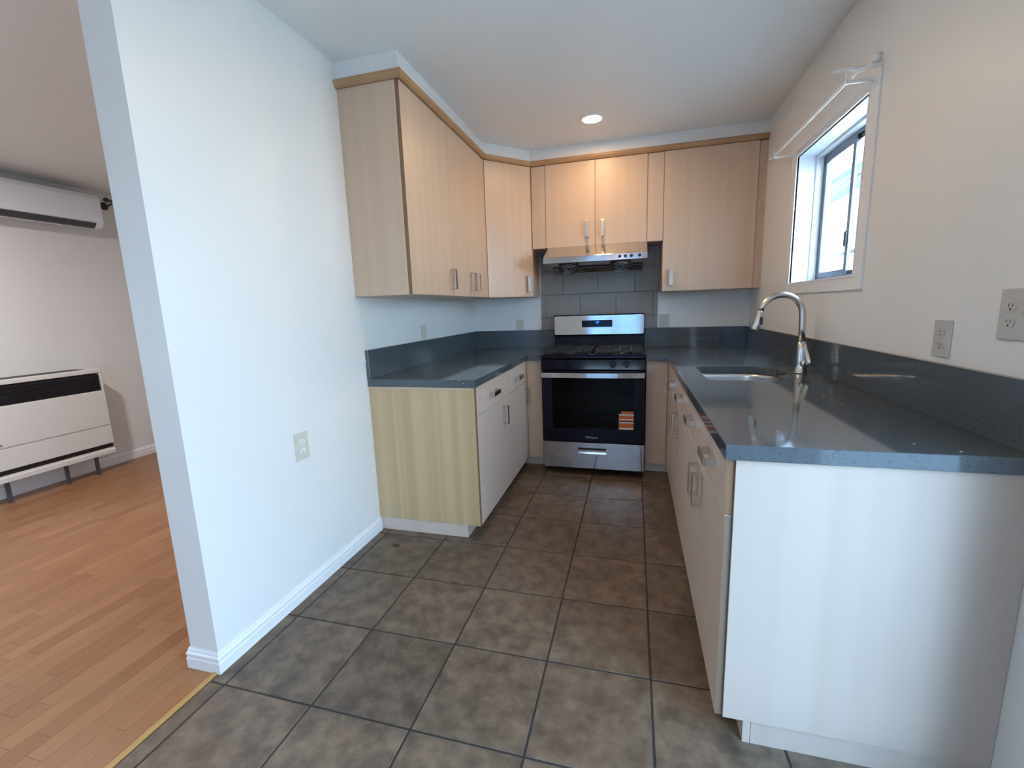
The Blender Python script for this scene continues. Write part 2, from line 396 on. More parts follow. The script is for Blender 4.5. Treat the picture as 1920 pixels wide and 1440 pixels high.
# soffit (white band above the wall cabinets), front follows the cabinet fronts
bm = bmesh.new()
prism(bm, [(XL, 0), (XL, YUE), (XUF, YUE), (XUF, YD1), (XD2, YUF), (XR, YUF), (XR, 0)], 2, ZUT+0.006, H)
struct('trim_2', bm, paint)
# kitchen window: casing, reveal, sash
win = struct('window_1', B((XR+0.12, XR+0.15, WIN[0], WIN[1], WIN[2], WIN[2]+0.022), (XR+0.12, XR+0.15, WIN[0], WIN[1], WIN[3]-0.03, WIN[3]),
     (XR+0.12, XR+0.15, WIN[0], WIN[0]+0.022, WIN[2]+0.022, WIN[3]-0.03), (XR+0.12, XR+0.15, WIN[1]-0.022, WIN[1], WIN[2]+0.022, WIN[3]-0.03)), alu, bevel=0.002)
cw = 0.072
bm = bmesh.new()
for (a0, a1, c0_, c1_) in ((WIN[0]-cw, WIN[1]+cw, WIN[2]-0.062, WIN[2]), (WIN[0]-cw, WIN[1]+cw, WIN[3], WIN[3]+cw), (WIN[0]-cw, WIN[0], WIN[2], WIN[3]), (WIN[1], WIN[1]+cw, WIN[2], WIN[3])):
    bx(bm, XR-0.010, XR+0.001, a0, a1, c0_, c1_)
obj('casing', bm, trimw, win, bevel=0.002)
obj('inner_bead', B((XR-0.013, XR+0.004, WIN[0]-0.006, WIN[1]+0.006, WIN[2]-0.006, WIN[2]), (XR-0.013, XR+0.004, WIN[0]-0.006, WIN[1]+0.006, WIN[3], WIN[3]+0.006),
    (XR-0.013, XR+0.004, WIN[0]-0.006, WIN[0], WIN[2], WIN[3]), (XR-0.013, XR+0.004, WIN[1], WIN[1]+0.006, WIN[2], WIN[3])), trimw, win)
r_ = 0.004
obj('reveal', B((XR, XR+0.12, WIN[0], WIN[1], WIN[2]-0.002, WIN[2]+r_), (XR, XR+0.12, WIN[0], WIN[1], WIN[3]-r_, WIN[3]+0.002),
    (XR, XR+0.12, WIN[0]-0.002, WIN[0]+r_, WIN[2]+r_, WIN[3]-r_), (XR, XR+0.12, WIN[1]-r_, WIN[1]+0.002, WIN[2]+r_, WIN[3]-r_),
    (XR+0.085, XR+0.12, WIN[1]-0.014, WIN[1]-r_, WIN[2]+r_, WIN[3]-r_), (XR+0.085, XR+0.12, WIN[0]+r_, WIN[1]-0.014, WIN[3]-0.016, WIN[3]-r_)), trimw, win)
def sash(name, x0, x1, y0, y1, z0, z1, w, par):
    f = obj(name, B((x0, x1, y0, y1, z0, z0+w), (x0, x1, y0, y1, z1-w, z1), (x0, x1, y0, y0+w, z0+w, z1-w), (x0, x1, y1-w, y1, z0+w, z1-w)), alu, par, bevel=0.0015)
    xm = (x0+x1)/2
    obj('pane', B((xm-0.002, xm+0.002, y0+w, y1-w, z0+w, z1-w)), glass, f)
    return f
ym = -1.315
sash('sliding_sash', XR+0.122, XR+0.134, ym-0.035, WIN[1]-0.022, WIN[2]+0.022, WIN[3]-0.03, 0.030, win)
sash('fixed_sash', XR+0.136, XR+0.148, WIN[0]+0.022, ym+0.012, WIN[2]+0.022, WIN[3]-0.03, 0.022, win)
obj('latch', B((XR+0.110, XR+0.122, ym-0.030, ym-0.010, 1.535, 1.610)), blackp, win, bevel=0.003)
# glass door in the right wall
def casing_x(par, xf, y0, y1, z1, w, d, name='casing'):
    bm = bmesh.new()
    for a0, a1, c0_, c1_ in ((y0-w, y0, 0, z1), (y1, y1+w, 0, z1), (y0-w, y1+w, z1, z1+w)):
        bx(bm, xf-d, xf+0.001, a0, a1, c0_, c1_)
        s0, s1 = (a0, a0+0.014) if a0 < y0 and a1 <= y0 else (a1-0.014, a1)
    for a0, a1, c0_, c1_ in ((y0, y0+0.012, 0, z1), (y1-0.012, y1, 0, z1)):
        bx(bm, xf-d*0.7, xf+0.06, a0, a1, c0_, c1_)
    return obj(name, bm, trimw, par, bevel=0.003)
door = struct('door_1', B((XR+0.05, XR+0.095, DOR[0]+0.012, DOR[1]-0.012, 0.01, 0.14), (XR+0.05, XR+0.095, DOR[0]+0.012, DOR[1]-0.012, DOR[3]-0.12, DOR[3]-0.01),
    (XR+0.05, XR+0.095, DOR[0]+0.012, DOR[0]+0.10, 0.14, DOR[3]-0.12), (XR+0.05, XR+0.095, DOR[1]-0.10, DOR[1]-0.012, 0.14, DOR[3]-0.12)), trimw, bevel=0.003)
casing_x(door, XR, DOR[0], DOR[1], DOR[3], 0.082, 0.020)
obj('pane', B((XR+0.07, XR+0.075, DOR[0]+0.10, DOR[1]-0.10, 0.14, DOR[3]-0.12)), glass, door)
obj('sill', B((XR-0.01, XR+0.17, DOR[0]+0.012, DOR[1]-0.012, -0.02, 0.012)), alu, door, bevel=0.002)
# sliding door in the rear wall
def frame_y(bm, x0, x1, y0, y1, z0, z1, w):
    bx(bm, x0, x1, y0, y1, z0, z0+w); bx(bm, x0, x1, y0, y1, z1-w, z1); bx(bm, x0, x0+w, y0, y1, z0+w, z1-w); bx(bm, x1-w, x1, y0, y1, z0+w, z1-w); return bm
xm = (SLD[0]+SLD[1])/2
sd = struct('door_2', frame_y(bmesh.new(), SLD[0], SLD[1], YR-0.13, YR-0.03, SLD[2], SLD[3], 0.035), trimw)
for a, b_, yy in ((SLD[0]+0.036, xm+0.03, YR-0.06), (xm-0.03, SLD[1]-0.036, YR-0.095)):
    f = obj('sliding_panel', frame_y(bmesh.new(), a, b_, yy-0.02, yy, 0.036, SLD[3]-0.036, 0.06), trimw, sd)
    obj('pane', B((a+0.06, b_-0.06, yy-0.012, yy-0.008, 0.096, SLD[3]-0.096)), glass, f)
w2 = struct('window_2', frame_y(bmesh.new(), LVW[0], LVW[1], YR-0.12, YR-0.04, LVW[2], LVW[3], 0.05), trimw)
obj('pane', B((LVW[0]+0.05, LVW[1]-0.05, YR-0.085, YR-0.08, LVW[2]+0.05, LVW[3]-0.05)), glass, w2)
# outside
struct('wall_light_screen', B((-3.0, 3.0, -8.9, -8.7, -0.15, 2.1)), mat('blue_reflection_tint', (0.13, 0.24, 0.44), 0.8))  # unseen wall added to dim the rear door; its blue tints the steel reflections
struct('ceiling_added_shade', B((-2.2, 2.2, -8.2, YR-0.16, 2.45, 2.55)), trimw)  # unseen slab added to shade the area outside the rear door
gnd = struct('ground', B((-30, 30, -30, 30, -0.35, -0.15)), concrete)
nb = thing('neighbour_house', 'white stuccoed house with a teal roof edge seen through the kitchen window', 'house', (6.5, 6, -0.15))
obj('wall', B((3.2, 9.5, -1.0, 14.0, -0.15, 2.75)), stucco, nb)
bm = bmesh.new(); prism(bm, [(2.75, 2.72), (2.75, 2.90), (6.3, 4.3), (9.9, 2.90), (9.9, 2.72)], 1, -1.4, 14.4)
obj('roof', bm, roofm, nb)
obj('gutter', B((2.66, 2.75, -1.4, 14.4, 2.78, 2.90)), trimw, nb)

wg = thing('window_grille', 'two thin metal safety bars fixed outside the kitchen window', 'grille', (XR+0.2, -1.1, 1.5))
for z, dz in ((1.535, 0.010), (1.925, -0.022)):
    xg = XR+0.26
    bm = bmesh.new(); tube(bm, [(XR+0.1695, -2.0, z), (xg, -2.0, z), (xg, -1.9, z), (xg, -1.4, z+dz*0.3), (xg, -0.95, z-dz*0.5), (xg, -0.6, z+dz), (xg, -0.3, z+dz*1.6), (XR+0.1695, -0.3, z+dz*1.6)], 0.011, 10)
    obj('bar', bm, greym, wg)

# ================================================================ HANDLES
def bar_handle(parent, pos, axis, out, Lh=0.125, w=0.026, stand=0.030, t=0.006, label=None):
    """U shaped flat pull. pos: centre on the door face; axis: long direction; out: normal"""
    a = Vector(axis).normalized(); n = Vector(out).normalized(); s_ = a.cross(n)
    key = ('handle', tuple(round(c, 3) for c in a), tuple(round(c, 3) for c in n))
    if key in tile_meshes:
        o = bpy.data.objects.new('handle', tile_meshes[key]); COL.objects.link(o); put(o, pos, parent)
    else:
        bm = bmesh.new()
        def blk(a0, a1, n0, n1, tw0=w, tw1=w):
            vs2 = []
            for (aa, nn_) in ((a0, n0), (a1, n0), (a1, n1), (a0, n1)):
                for ss in (-0.5, 0.5):
                    vs2.append(bm.verts.new(Vector(pos)+a*aa+n*nn_+s_*ss*w))
            q = [(0,2,4,6), (1,7,5,3), (0,1,3,2), (2,3,5,4), (4,5,7,6), (6,7,1,0)]
            for f in q: bm.faces.new([vs2[i] for i in f])
        blk(-Lh/2, Lh/2, stand, stand+t); blk(-Lh/2, -Lh/2+t, 0.0, stand); blk(Lh/2-t, Lh/2, 0.0, stand)
        o = obj('handle', bm, nickel, parent, origin=pos); tile_meshes[key] = o.data
    md = o.modifiers.new('bevel', 'BEVEL'); md.width = 0.0015; md.segments = 2
    return o
X_, Y_, Z_ = Vector((1,0,0)), Vector((0,1,0)), Vector((0,0,1))
G = 0.0018; DT = 0.019

# ================================================================ BASE CABINETS, LEFT
cb = thing('base_cabinet', 'maple base cabinet left of the stove with yellowish end panel and two drawers', 'cabinet', (-0.85, -1.2, 0))
obj('carcass', B((XL+0.002, XLF-DT-0.002, YLE+0.02, YF-0.001, ZK, ZC-0.001)), maplep, cb)
obj('end_panel', B((XL+0.001, XLF-0.004, YLE, YLE+0.0195, ZK, ZC-0.001)), maplep, cb, bevel=0.001)
obj('edge_strip', B((XL+0.001, XLF-DT-0.002, YLE-0.004, YLE-0.0002, ZC-0.014, ZC-0.002)), maple, cb)
tk = obj('toe_kick', B((XL+0.001, XLF-0.085, YLE+0.012, YLE+0.030, 0, ZK), (XLF-0.103, XLF-0.085, YLE+0.030, YF+0.001, 0, ZK)), maplef, cb, bevel=0.001)
obj('edge_strip', B((XLF-0.0035, XLF-0.0002, YLE+0.001, YLE+0.0185, ZK, ZC-0.002)), edge, cb)
ysp = -1.236; ZD = 0.712
for a, b_ in ((YLE+0.0195, ysp), (ysp, -0.628)):
    d = obj('drawer_front', B((XLF-DT, XLF, a+G, b_-G, ZD+G, ZC-0.004)), maplef, cb, bevel=0.0012)
    bar_handle(d, (XLF, (a+b_)/2, 0.792), Y_, X_)
    d = obj('door', B((XLF-DT, XLF, a+G, b_-G, ZK, ZD-G)), maplef, cb, bevel=0.0012)
    bar_handle(d, (XLF, b_-0.065, 0.602), Z_, X_)
obj('filler_panel', B((XLF-0.002, -0.386, YF, YF+0.019, ZK, ZC-0.002)), maple, cb, bevel=0.001)
obj('filler_post', B((XLF-DT, XLF-0.003, -0.6265, YF-0.0015, ZK, ZC-0.002)), maple, cb)
obj('toe_kick', B((XLF-0.08, -0.386, YF+0.058, YF+0.07, 0, ZK)), maplef, cb)
obj('corner_carcass', B((XL+0.002, -0.387, YF+0.0195, -0.002, ZK, ZC-0.001)), maplep, cb)

# ================================================================ BASE CABINETS, RIGHT
cc = thing('base_cabinet', 'maple corner base cabinet right of the stove with one narrow tall door', 'cabinet', (0.8, -0.6, 0))
obj('carcass', B((0.387, XR-0.002, YF+0.0195, -0.002, ZK, ZC-0.001)), maplep, cc)
obj('carcass', B((XRF+DT+0.002, XR-0.002, -0.955, YF+0.019, ZK, ZC-0.001)), maplep, cc)
obj('filler_panel', B((0.387, XRF-0.003, YF, YF+0.019, ZK, ZC-0.002)), maple, cc, bevel=0.001)
obj('toe_kick', B((0.387, XRF+0.09, YF+0.058, YF+0.07, 0, ZK), (XRF+0.078, XRF+0.09, -0.955, YF+0.058, 0, ZK)), maplef, cc)
d = obj('door', B((XRF, XRF+DT, -0.955+G, YF-0.022, ZK, ZC-0.004)), maplef, cc, bevel=0.0012)
bar_handle(d, (XRF, -0.875, 0.752), Z_, -X_)
obj('filler_post', B((XRF, XRF+DT, YF-0.020, YF-0.0015, ZK, ZC-0.002)), maple, cc)
units = ((-1.86, -0.955, 'maple sink base cabinet under the faucet with two drawers and two doors'),
         (-2.765, -1.86, 'maple base cabinet nearest the camera with wide whitish end panel'))
for y0, y1, lab in units:
    near = y0 < -2
    cu = thing('base_cabinet', lab, 'cabinet', (0.87, (y0+y1)/2, 0))
    if near: obj('carcass', B((XRF+DT+0.002, XR-0.002, y0+0.014, y1-0.0005, ZK, ZC-0.001)), maplep, cu)
    else:    # room for the sink bowl: an open-topped box
        obj('carcass', B((XRF+DT+0.002, XR-0.002, y0, y1-0.0005, ZK, 0.66), (XRF+DT+0.002, XR-0.002, y0, y0+0.018, 0.66, ZC-0.001), (XRF+DT+0.002, XR-0.002, y1-0.018, y1-0.0005, 0.66, ZC-0.001),
             (XRF+DT+0.002, XRF+DT+0.018, y0+0.018, y1-0.018, 0.66, ZC-0.001)), maplep, cu)
    tb = [(XRF+0.078, XRF+0.09, y0+(0.010 if near else 0), y1, 0, ZK)]
    obj('toe_kick', B(*tb), maplef, cu)
    if near:
        obj('end_panel', B((XRF+DT+0.001, XR-0.001, YRE, YRE+0.0185, ZK, ZC-0.001)), maplew, cu, bevel=0.001)
        obj('toe_kick', B((XRF+0.078, XRF+0.0985, YRE+0.012, YRE+0.0155, 0.0, ZK), (XRF+0.100, XR-0.001, YRE+0.012, YRE+0.0155, 0.0, ZK)), maplew, cu)
    mid = (y0+y1)/2
    for a, b_, sgn in ((y0, mid, 1), (mid, y1, -1)):
        d = obj('drawer_front', B((XRF, XRF+DT, a+G, b_-G, ZD+G, ZC-0.004)), maplef, cu, bevel=0.0012)
        if near and sgn > 0: obj('edge_strip', B((XRF+0.001, XRF+DT-0.001, a+G-0.0008, a+G+0.0002, ZD+G+0.001, ZC-0.005)), edge, d)
        bar_handle(d, (XRF, (a+b_)/2, 0.802), Y_, -X_)
        d = obj('door', B((XRF, XRF+DT, a+G, b_-G, ZK, ZD-G)), maplef, cu, bevel=0.0012)
        if near and sgn > 0: obj('edge_strip', B((XRF+0.0005, XRF+DT-0.0005, a+G-0.0008, a+G+0.0002, ZK+0.001, ZD-G-0.001)), edge2, d)
        bar_handle(d, (XRF, mid-sgn*0.055, 0.615), Z_, -X_)

# ================================================================ WORKTOPS
def slab_with_hole(poly, hole, z0, z1):
    """closed slab: outer polygon with an inner hole polygon (same count via fan bridging)"""
    bm = bmesh.new()
    def ring(pts, z): return [bm.verts.new((p[0], p[1], z)) for p in pts]
    ot, ob = ring(poly, z1), ring(poly, z0)
    n = len(poly)
    for i in range(n): bm.faces.new((ob[i], ob[(i+1) % n], ot[(i+1) % n], ot[i]))
    if hole:
        ht, hb = ring(hole, z1), ring(hole, z0); k = len(hole)
        for i in range(k): bm.faces.new((ht[i], ht[(i+1) % k], hb[(i+1) % k], hb[i]))
        for o_, h_ in ((ot, ht), (ob, hb)):
            es = []
            for r in (o_, h_):
                for i in range(len(r)):
                    e = bm.edges.get((r[i], r[(i+1) % len(r)])); es.append(e)
            bmesh.ops.triangle_fill(bm, use_beauty=True, edges=es)
    else:
        bm.faces.new(ot); bm.faces.new(ob[::-1])
    bmesh.ops.recalc_face_normals(bm, faces=bm.faces)
    return bm
wtl = thing('worktop', 'dark grey quartz worktop and upstand on the left cabinets', 'worktop', (-0.84, -1.2, ZC))
FO = 0.006
obj('slab', slab_with_hole([(XL+0.001, YLE-0.008), (XLF+FO, YLE-0.008), (XLF+FO, YF-0.022), (XLF+0.018, YF-0.030), (-0.384, YF-0.030), (-0.384, -0.001), (XL+0.001, -0.001)], None, ZC, ZT), quartz, wtl, bevel=0.002)
obj('upstand', B((XL+0.001, XL+0.021, YLE-0.008, -0.001, ZT, ZBS)), quartz, wtl, bevel=0.001)
obj('upstand', B((XL+0.021, -0.384, -0.021, -0.001, ZT, ZBS)), quartz, wtl, bevel=0.001)
wtr = thing('worktop', 'dark grey quartz worktop with sink cut-out and upstand on the right cabinets', 'worktop', (0.86, -1.5, ZC))
SX0, SX1, SY0, SY1 = 0.640, 1.035, -1.745, -1.245
def rrect(x0, x1, y0, y1, rl, rr, n=8):
    pts = []
    for (cx_, cy_, r, a0) in ((x1-rr, y1-rr, rr, 0), (x0+rl, y1-rl, rl, 90), (x0+rl, y0+rl, rl, 180), (x1-rr, y0+rr, rr, 270)):
        for k in range(n+1):
            a = math.radians(a0+90*k/n); pts.append((cx_+r*math.cos(a), cy_+r*math.sin(a)))
    return pts
hole = rrect(SX0, SX1, SY0, SY1, 0.06, 0.15)
YCE = -2.787; XRC = XRF-0.010
obj('slab', slab_with_hole([(XRC, YCE), (XR-0.001, YCE), (XR-0.001, -0.001), (0.384, -0.001), (0.384, YF-0.030), (XRC, YF-0.030)], hole, ZC, ZT), quartz, wtr, bevel=0.0015)
obj('upstand', B((XR-0.021, XR-0.001, YCE, -0.001, ZT, ZBS)), quartz, wtr, bevel=0.001)
obj('upstand', B((0.384, XR-0.021, -0.021, -0.001, ZT, ZBS)), quartz, wtr, bevel=0.001)
# sink
sk = thing('sink', 'stainless steel undermount sink bowl let into the grey worktop', 'sink', ((SX0+SX1)/2, (SY0+SY1)/2, 0.70))
bm = bmesh.new(); rings = []
for (ins, z) in ((-0.012, ZC-0.001), (-0.004, ZC-0.0015), (-0.002, ZC-0.02), (0.004, 0.76), (0.016, 0.722), (0.045, 0.706), (0.10, 0.702)):
    rings.append([bm.verts.new((p[0], p[1], z)) for p in rrect(SX0+ins, SX1-ins, SY0+ins, SY1-ins, max(0.02, 0.06-ins*0.4), max(0.04, 0.15-ins))])
for a, b_ in zip(rings, rings[1:]):
    for i in range(len(a)): f = bm.faces.new((a[i], a[(i+1) % len(a)], b_[(i+1) % len(a)], b_[i])); f.smooth = True
bm.faces.new(rings[-1])
o = obj('bowl', bm, sinkst, sk); sm = o.modifiers.new('solid', 'SOLIDIFY'); sm.thickness = 0.0012; sm.offset = 1
bm = bmesh.new(); bmesh.ops.create_cone(bm, cap_ends=True, segments=32, radius1=0.042, radius2=0.040, depth=0.004, matrix=Matrix.Translation((0.84, -1.5, 0.7045)))
obj('drain', bm, nickel, sk)
# faucet
fa = thing('faucet', 'brushed steel gooseneck kitchen faucet with pull-down spray head behind the sink', 'faucet', (1.102, -1.5, ZT))
fy = -1.5
bm = bmesh.new(); tube(bm, [(1.102, fy, ZT+0.0002), (1.102, fy, ZT+0.006), (1.102, fy, ZT+0.010), (1.102, fy, ZT+0.045), (1.101, fy, ZT+0.085), (1.099, fy, ZT+0.125), (1.098, fy, 1.075)], [0.031, 0.031, 0.027, 0.026, 0.025, 0.019, 0.0155], 24)
obj('body', bm, nickel, fa)
pts = [(1.098, 1.075), (1.096, 1.14), (1.094, 1.20)]
for k in range(1, 13):
    a = math.radians(180*k/12*0.93); cx_, cz_, rx, rz = 0.998, 1.205, 0.096, 0.102
    pts.append((cx_+rx*math.cos(a), cz_+rz*math.sin(a)))
bm = bmesh.new(); tube(bm, [(p[0], fy, p[1]) for p in pts], 0.0148, 20)
obj('spout', bm, nickel, fa)
e1 = Vector((pts[-1][0], fy, pts[-1][1])); dn = Vector((-0.20, 0, -1)).normalized()
bm = bmesh.new(); tube(bm, [e1-dn*0.004, e1+dn*0.002, e1+dn*0.05, e1+dn*0.088, e1+dn*0.092], [0.0145, 0.0165, 0.019, 0.0225, 0.021], 24)
hd = obj('spray_head', bm, nickel, fa)
c_ = e1+dn*0.045+Vector((0.010, -0.014, 0))
bm = B((c_.x-0.006, c_.x+0.010, c_.y-0.007, c_.y+0.004, c_.z-0.020, c_.z+0.018)); obj('spray_button', bm, blackp, hd, bevel=0.003)
bm = bmesh.new(); tube(bm, [(1.104, fy-0.012, 0.968), (1.112, fy-0.034, 0.968), (1.114, fy-0.038, 0.968)], [0.018, 0.019, 0.014], 18)
hb = obj('handle_hub', bm, nickel, fa)
bm = bmesh.new(); tube(bm, [(1.126, fy-0.040, 0.958), (1.126, fy-0.040, 0.966), (1.124, fy-0.036, 0.985), (1.118, fy-0.028, 1.015), (1.111, fy-0.019, 1.045), (1.107, fy-0.014, 1.068)], [0.010, 0.018, 0.0185, 0.014, 0.009, 0.005], 18)
obj('lever', bm, nickel, hb)

# ================================================================ WALL TILES behind the stove
bm = B((-0.5156, 0.4850, -0.004, -0.0005, ZBS+0.0005, 1.757), (-0.3835, 0.3835, -0.004, -0.0005, 0.93, ZBS+0.0005), (0.4850, 0.4990, -0.004, -0.0005, 1.385, 1.757))
tw = obj('tiled_splashback', bm, wgrout); tag(tw, 'taupe running-bond tile splashback behind the stove under the hood', 'splashback')
rows = [(0.978, 1.184, 0), (1.184, 1.390, 1), (1.390, 1.596, 0), (1.596, 1.760, 1)]
j = 0.0015
for z0, z1, od in rows:
    start = -0.471-0.3065*1 if od else -0.318-0.3065
    k = start
    while k < 0.52:
        xr_lim = 0.4850 if z1 < 1.5 else 0.4985
        a, b_ = max(k, -0.5156), min(k+0.3065, xr_lim)
        lo = max(z0, ZBS+0.001)
        if b_-a > 0.012:
            bm = bmesh.new(); bx(bm, a+j, b_-j, -0.0105, -0.004, lo+j*(z0 > lo-0.1), z1-j)
            o = obj('tile', bm, wtile, tw, bevel=0.0008)
        k += 0.3065

# ================================================================ STOVE
st = thing('stove', 'freestanding stainless steel and black gas stove between the base cabinets', 'stove', (0, -0.4, 0))
YS = -0.739; SW = 0.3775
obj('body', B((-SW+0.004, SW-0.004, -0.66, -0.06, 0.05, 0.235), (-SW+0.004, -SW+0.05, -0.66, -0.06, 0.235, 0.895), (SW-0.05, SW-0.004, -0.66, -0.06, 0.235, 0.895), (-SW+0.05, SW-0.05, -0.12, -0.06, 0.235, 0.895), (-SW+0.05, SW-0.05, -0.66, -0.12, 0.83, 0.895)), blackm, st)
obj('oven_cavity', B((-0.325, 0.325, -0.655, -0.13, 0.237, 0.27), (-0.325, -0.315, -0.655, -0.13, 0.27, 0.82), (0.315, 0.325, -0.655, -0.13, 0.27, 0.82), (-0.325, 0.325, -0.13, -0.122, 0.27, 0.82)), cavity, st)
for z in (0.50, 0.60, 0.68):
    bm = bmesh.new()
    tube(bm, [(-0.305, -0.645, z), (0.305, -0.645, z)], 0.0035, 8); tube(bm, [(-0.305, -0.20, z), (0.305, -0.20, z)], 0.0035, 8)
    for k in range(13): xx = -0.30+k*0.05; tube(bm, [(xx, -0.645, z), (xx, -0.20, z)], 0.0018, 6)
    obj('oven_rack', bm, wirem, st)
# drawer
dr = obj('storage_drawer', B((-SW, SW, YS, -0.665, 0.060, 0.176), (-SW, -0.108, YS, -0.665, 0.176, 0.222), (0.104, SW, YS, -0.665, 0.176, 0.222), (-SW, SW, YS, -0.665, 0.222, 0.262), (-0.108, 0.104, YS+0.02, -0.665, 0.176, 0.222)), steel, st)
bm = bmesh.new(); prism(bm, [(YS-0.002, 0.222), (YS-0.002, 0.212), (YS+0.012, 0.200), (YS+0.018, 0.200), (YS+0.018, 0.222)], 0, -0.106, 0.102)
obj('drawer_pull', bm, blackm, dr)
# oven door: black frame with glass window
WX0, WX1, WZ0, WZ1 = -0.297, 0.299, 0.372, 0.765
od = obj('oven_door', B((-SW, SW, YS, -0.668, 0.268, WZ0), (-SW, SW, YS, -0.668, WZ1, 0.812), (-SW, WX0, YS, -0.668, WZ0, WZ1), (WX1, SW, YS, -0.668, WZ0, WZ1)), blackg, st, bevel=0.0015)
obj('oven_window', B((WX0, WX1, YS+0.001, YS+0.005, WZ0, WZ1)), ovenglass, od)
ZH = 0.782
bm = bmesh.new(); pr = []
for k in range(17):
    t_ = k/16; x_ = -0.374+0.748*t_; bow = 0.016*(1-(2*t_-1)**2); pr.append((x_, YS-0.028-bow))
vv = []
for x_, y_ in pr: vv.append([bm.verts.new((x_, y_, ZH-0.019)), bm.verts.new((x_, y_, ZH+0.019)), bm.verts.new((x_, y_+0.016, ZH+0.019)), bm.verts.new((x_, y_+0.016, ZH-0.019))])
for a, b_ in zip(vv, vv[1:]):
    for i in range(4): bm.faces.new((a[i], a[(i+1) % 4], b_[(i+1) % 4], b_[i]))
bm.faces.new(vv[0]); bm.faces.new(vv[-1][::-1])
bx(bm, -0.374, -0.345, YS-0.014, YS, ZH-0.016, ZH+0.016); bx(bm, 0.345, 0.374, YS-0.014, YS, ZH-0.016, ZH+0.016)
obj('oven_handle', bm, steel, st, bevel=0.003, seg=2)
# sticker
sx0, sx1 = 0.196, 0.300; stk = obj('sticker', B((sx0, sx1, YS-0.0005, YS+0.0002, 0.377, 0.494), (sx0+0.016, sx1, YS-0.0005, YS+0.0002, 0.494, 0.514)), orangem, od)
for z0, z1 in ((0.480, 0.494), (0.447, 0.456), (0.424, 0.434), (0.377, 0.390)):
    s2 = obj('white_band', B((sx0, sx1, YS-0.0009, YS-0.0005, z0, z1)), whitest, stk)
obj('dark_band', B((sx0+0.002, sx1-0.002, YS-0.0009, YS-0.0005, 0.434, 0.447)), mat('brown_sticker', (0.16, 0.05, 0.02), 0.5), stk)
bm = bmesh.new(); xx = sx0+0.006
while xx < sx1-0.01:
    w_ = random.uniform(0.003, 0.008); bx(bm, xx, xx+w_, YS-0.0012, YS-0.0009, 0.484, 0.489); xx += w_+0.003
obj('fine_print', bm, greym, stk)
def text_obj(name, body, size, loc, rot, material, parent, extrude=0.0005, sx=1.0):
    cu = bpy.data.curves.new(name, 'FONT'); cu.body = body; cu.size = size; cu.extrude = extrude; cu.align_x = 'CENTER'; cu.align_y = 'CENTER'
    t = bpy.data.objects.new(name+'_tmp', cu); COL.objects.link(t)
    dg = bpy.context.evaluated_depsgraph_get(); me = bpy.data.meshes.new_from_object(t.evaluated_get(dg))
    bpy.data.objects.remove(t, do_unlink=True); me.materials.clear(); me.materials.append(material)
    o = bpy.data.objects.new(name, me); COL.objects.link(o); put(o, loc, parent); o.rotation_euler = rot; o.scale = (sx, 1, 1); return o
text_obj('maker_badge', 'Whirlpool', 0.022, (-0.004, YS-0.0006, 0.305), (math.pi/2, 0, 0), silverp, od)
# control panel with knobs
bm = bmesh.new(); prism(bm, [(YS, 0.815), (YS-0.004, 0.825), (YS+0.008, 0.895), (YS+0.03, 0.902), (-0.665, 0.902), (-0.665, 0.815)], 0, -SW-0.003, SW+0.003)
cp = obj('control_panel', bm, blackg, st, bevel=0.002)
for xx in (-0.268, -0.172, 0.150, 0.247):
    bm = bmesh.new(); tube(bm, [(xx, YS+0.002, 0.861), (xx, YS-0.012, 0.858), (xx, YS-0.014, 0.858)], [0.024, 0.022, 0.018], 24)
    kb = obj('knob', bm, blackg, cp)
    obj('knob_grip', B((xx-0.005, xx+0.005, YS-0.030, YS-0.010, 0.838, 0.879)), blackg, kb, bevel=0.003)
# cooktop
bm = bmesh.new(); prism(bm, [(YS-0.006, 0.908), (YS-0.006, 0.918), (YS+0.004, 0.930), (YS+0.03, 0.932), (YS+0.05, 0.922), (-0.15, 0.922), (-0.15, 0.903), (YS+0.0, 0.903)], 0, -SW-0.004, SW+0.004)
ct = obj('cooktop', bm, blackg, st, bevel=0.002)
for cx_ in (-0.19, 0.19):
    bm = bmesh.new(); z = 0.953; w_ = 0.170
    x0, x1, y0, y1 = cx_-w_, cx_+w_, -0.675, -0.175
    for (a, b_) in (((x0, y0), (x1, y0)), ((x1, y0), (x1, y1)), ((x1, y1), (x0, y1)), ((x0, y1), (x0, y0)), ((x0, -0.425), (x1, -0.425)), ((cx_, y0), (cx_, y1)), ((x0, -0.55), (x1, -0.55)), ((x0, -0.30), (x1, -0.30)), ((cx_-0.085, y0), (cx_-0.085, y1)), ((cx_+0.085, y0), (cx_+0.085, y1))):
        xa, xb = sorted((a[0], b_[0])); ya, yb = sorted((a[1], b_[1]))
        bx(bm, xa-0.006, xb+0.006, ya-0.006, yb+0.006, z-0.010, z)
    for xx in (x0, x1):
        for yy in (y0, -0.425, y1): bx(bm, xx-0.008, xx+0.008, yy-0.008, yy+0.008, 0.9205, z-0.008)
    obj('burner_grate', bm, blackm, st)
    for yy in (-0.55, -0.30):
        bm = bmesh.new(); bmesh.ops.create_cone(bm, cap_ends=True, segments=28, radius1=0.045, radius2=0.038, depth=0.016, matrix=Matrix.Translation((cx_, yy, 0.930)))
        obj('burner', bm, blackm, st)
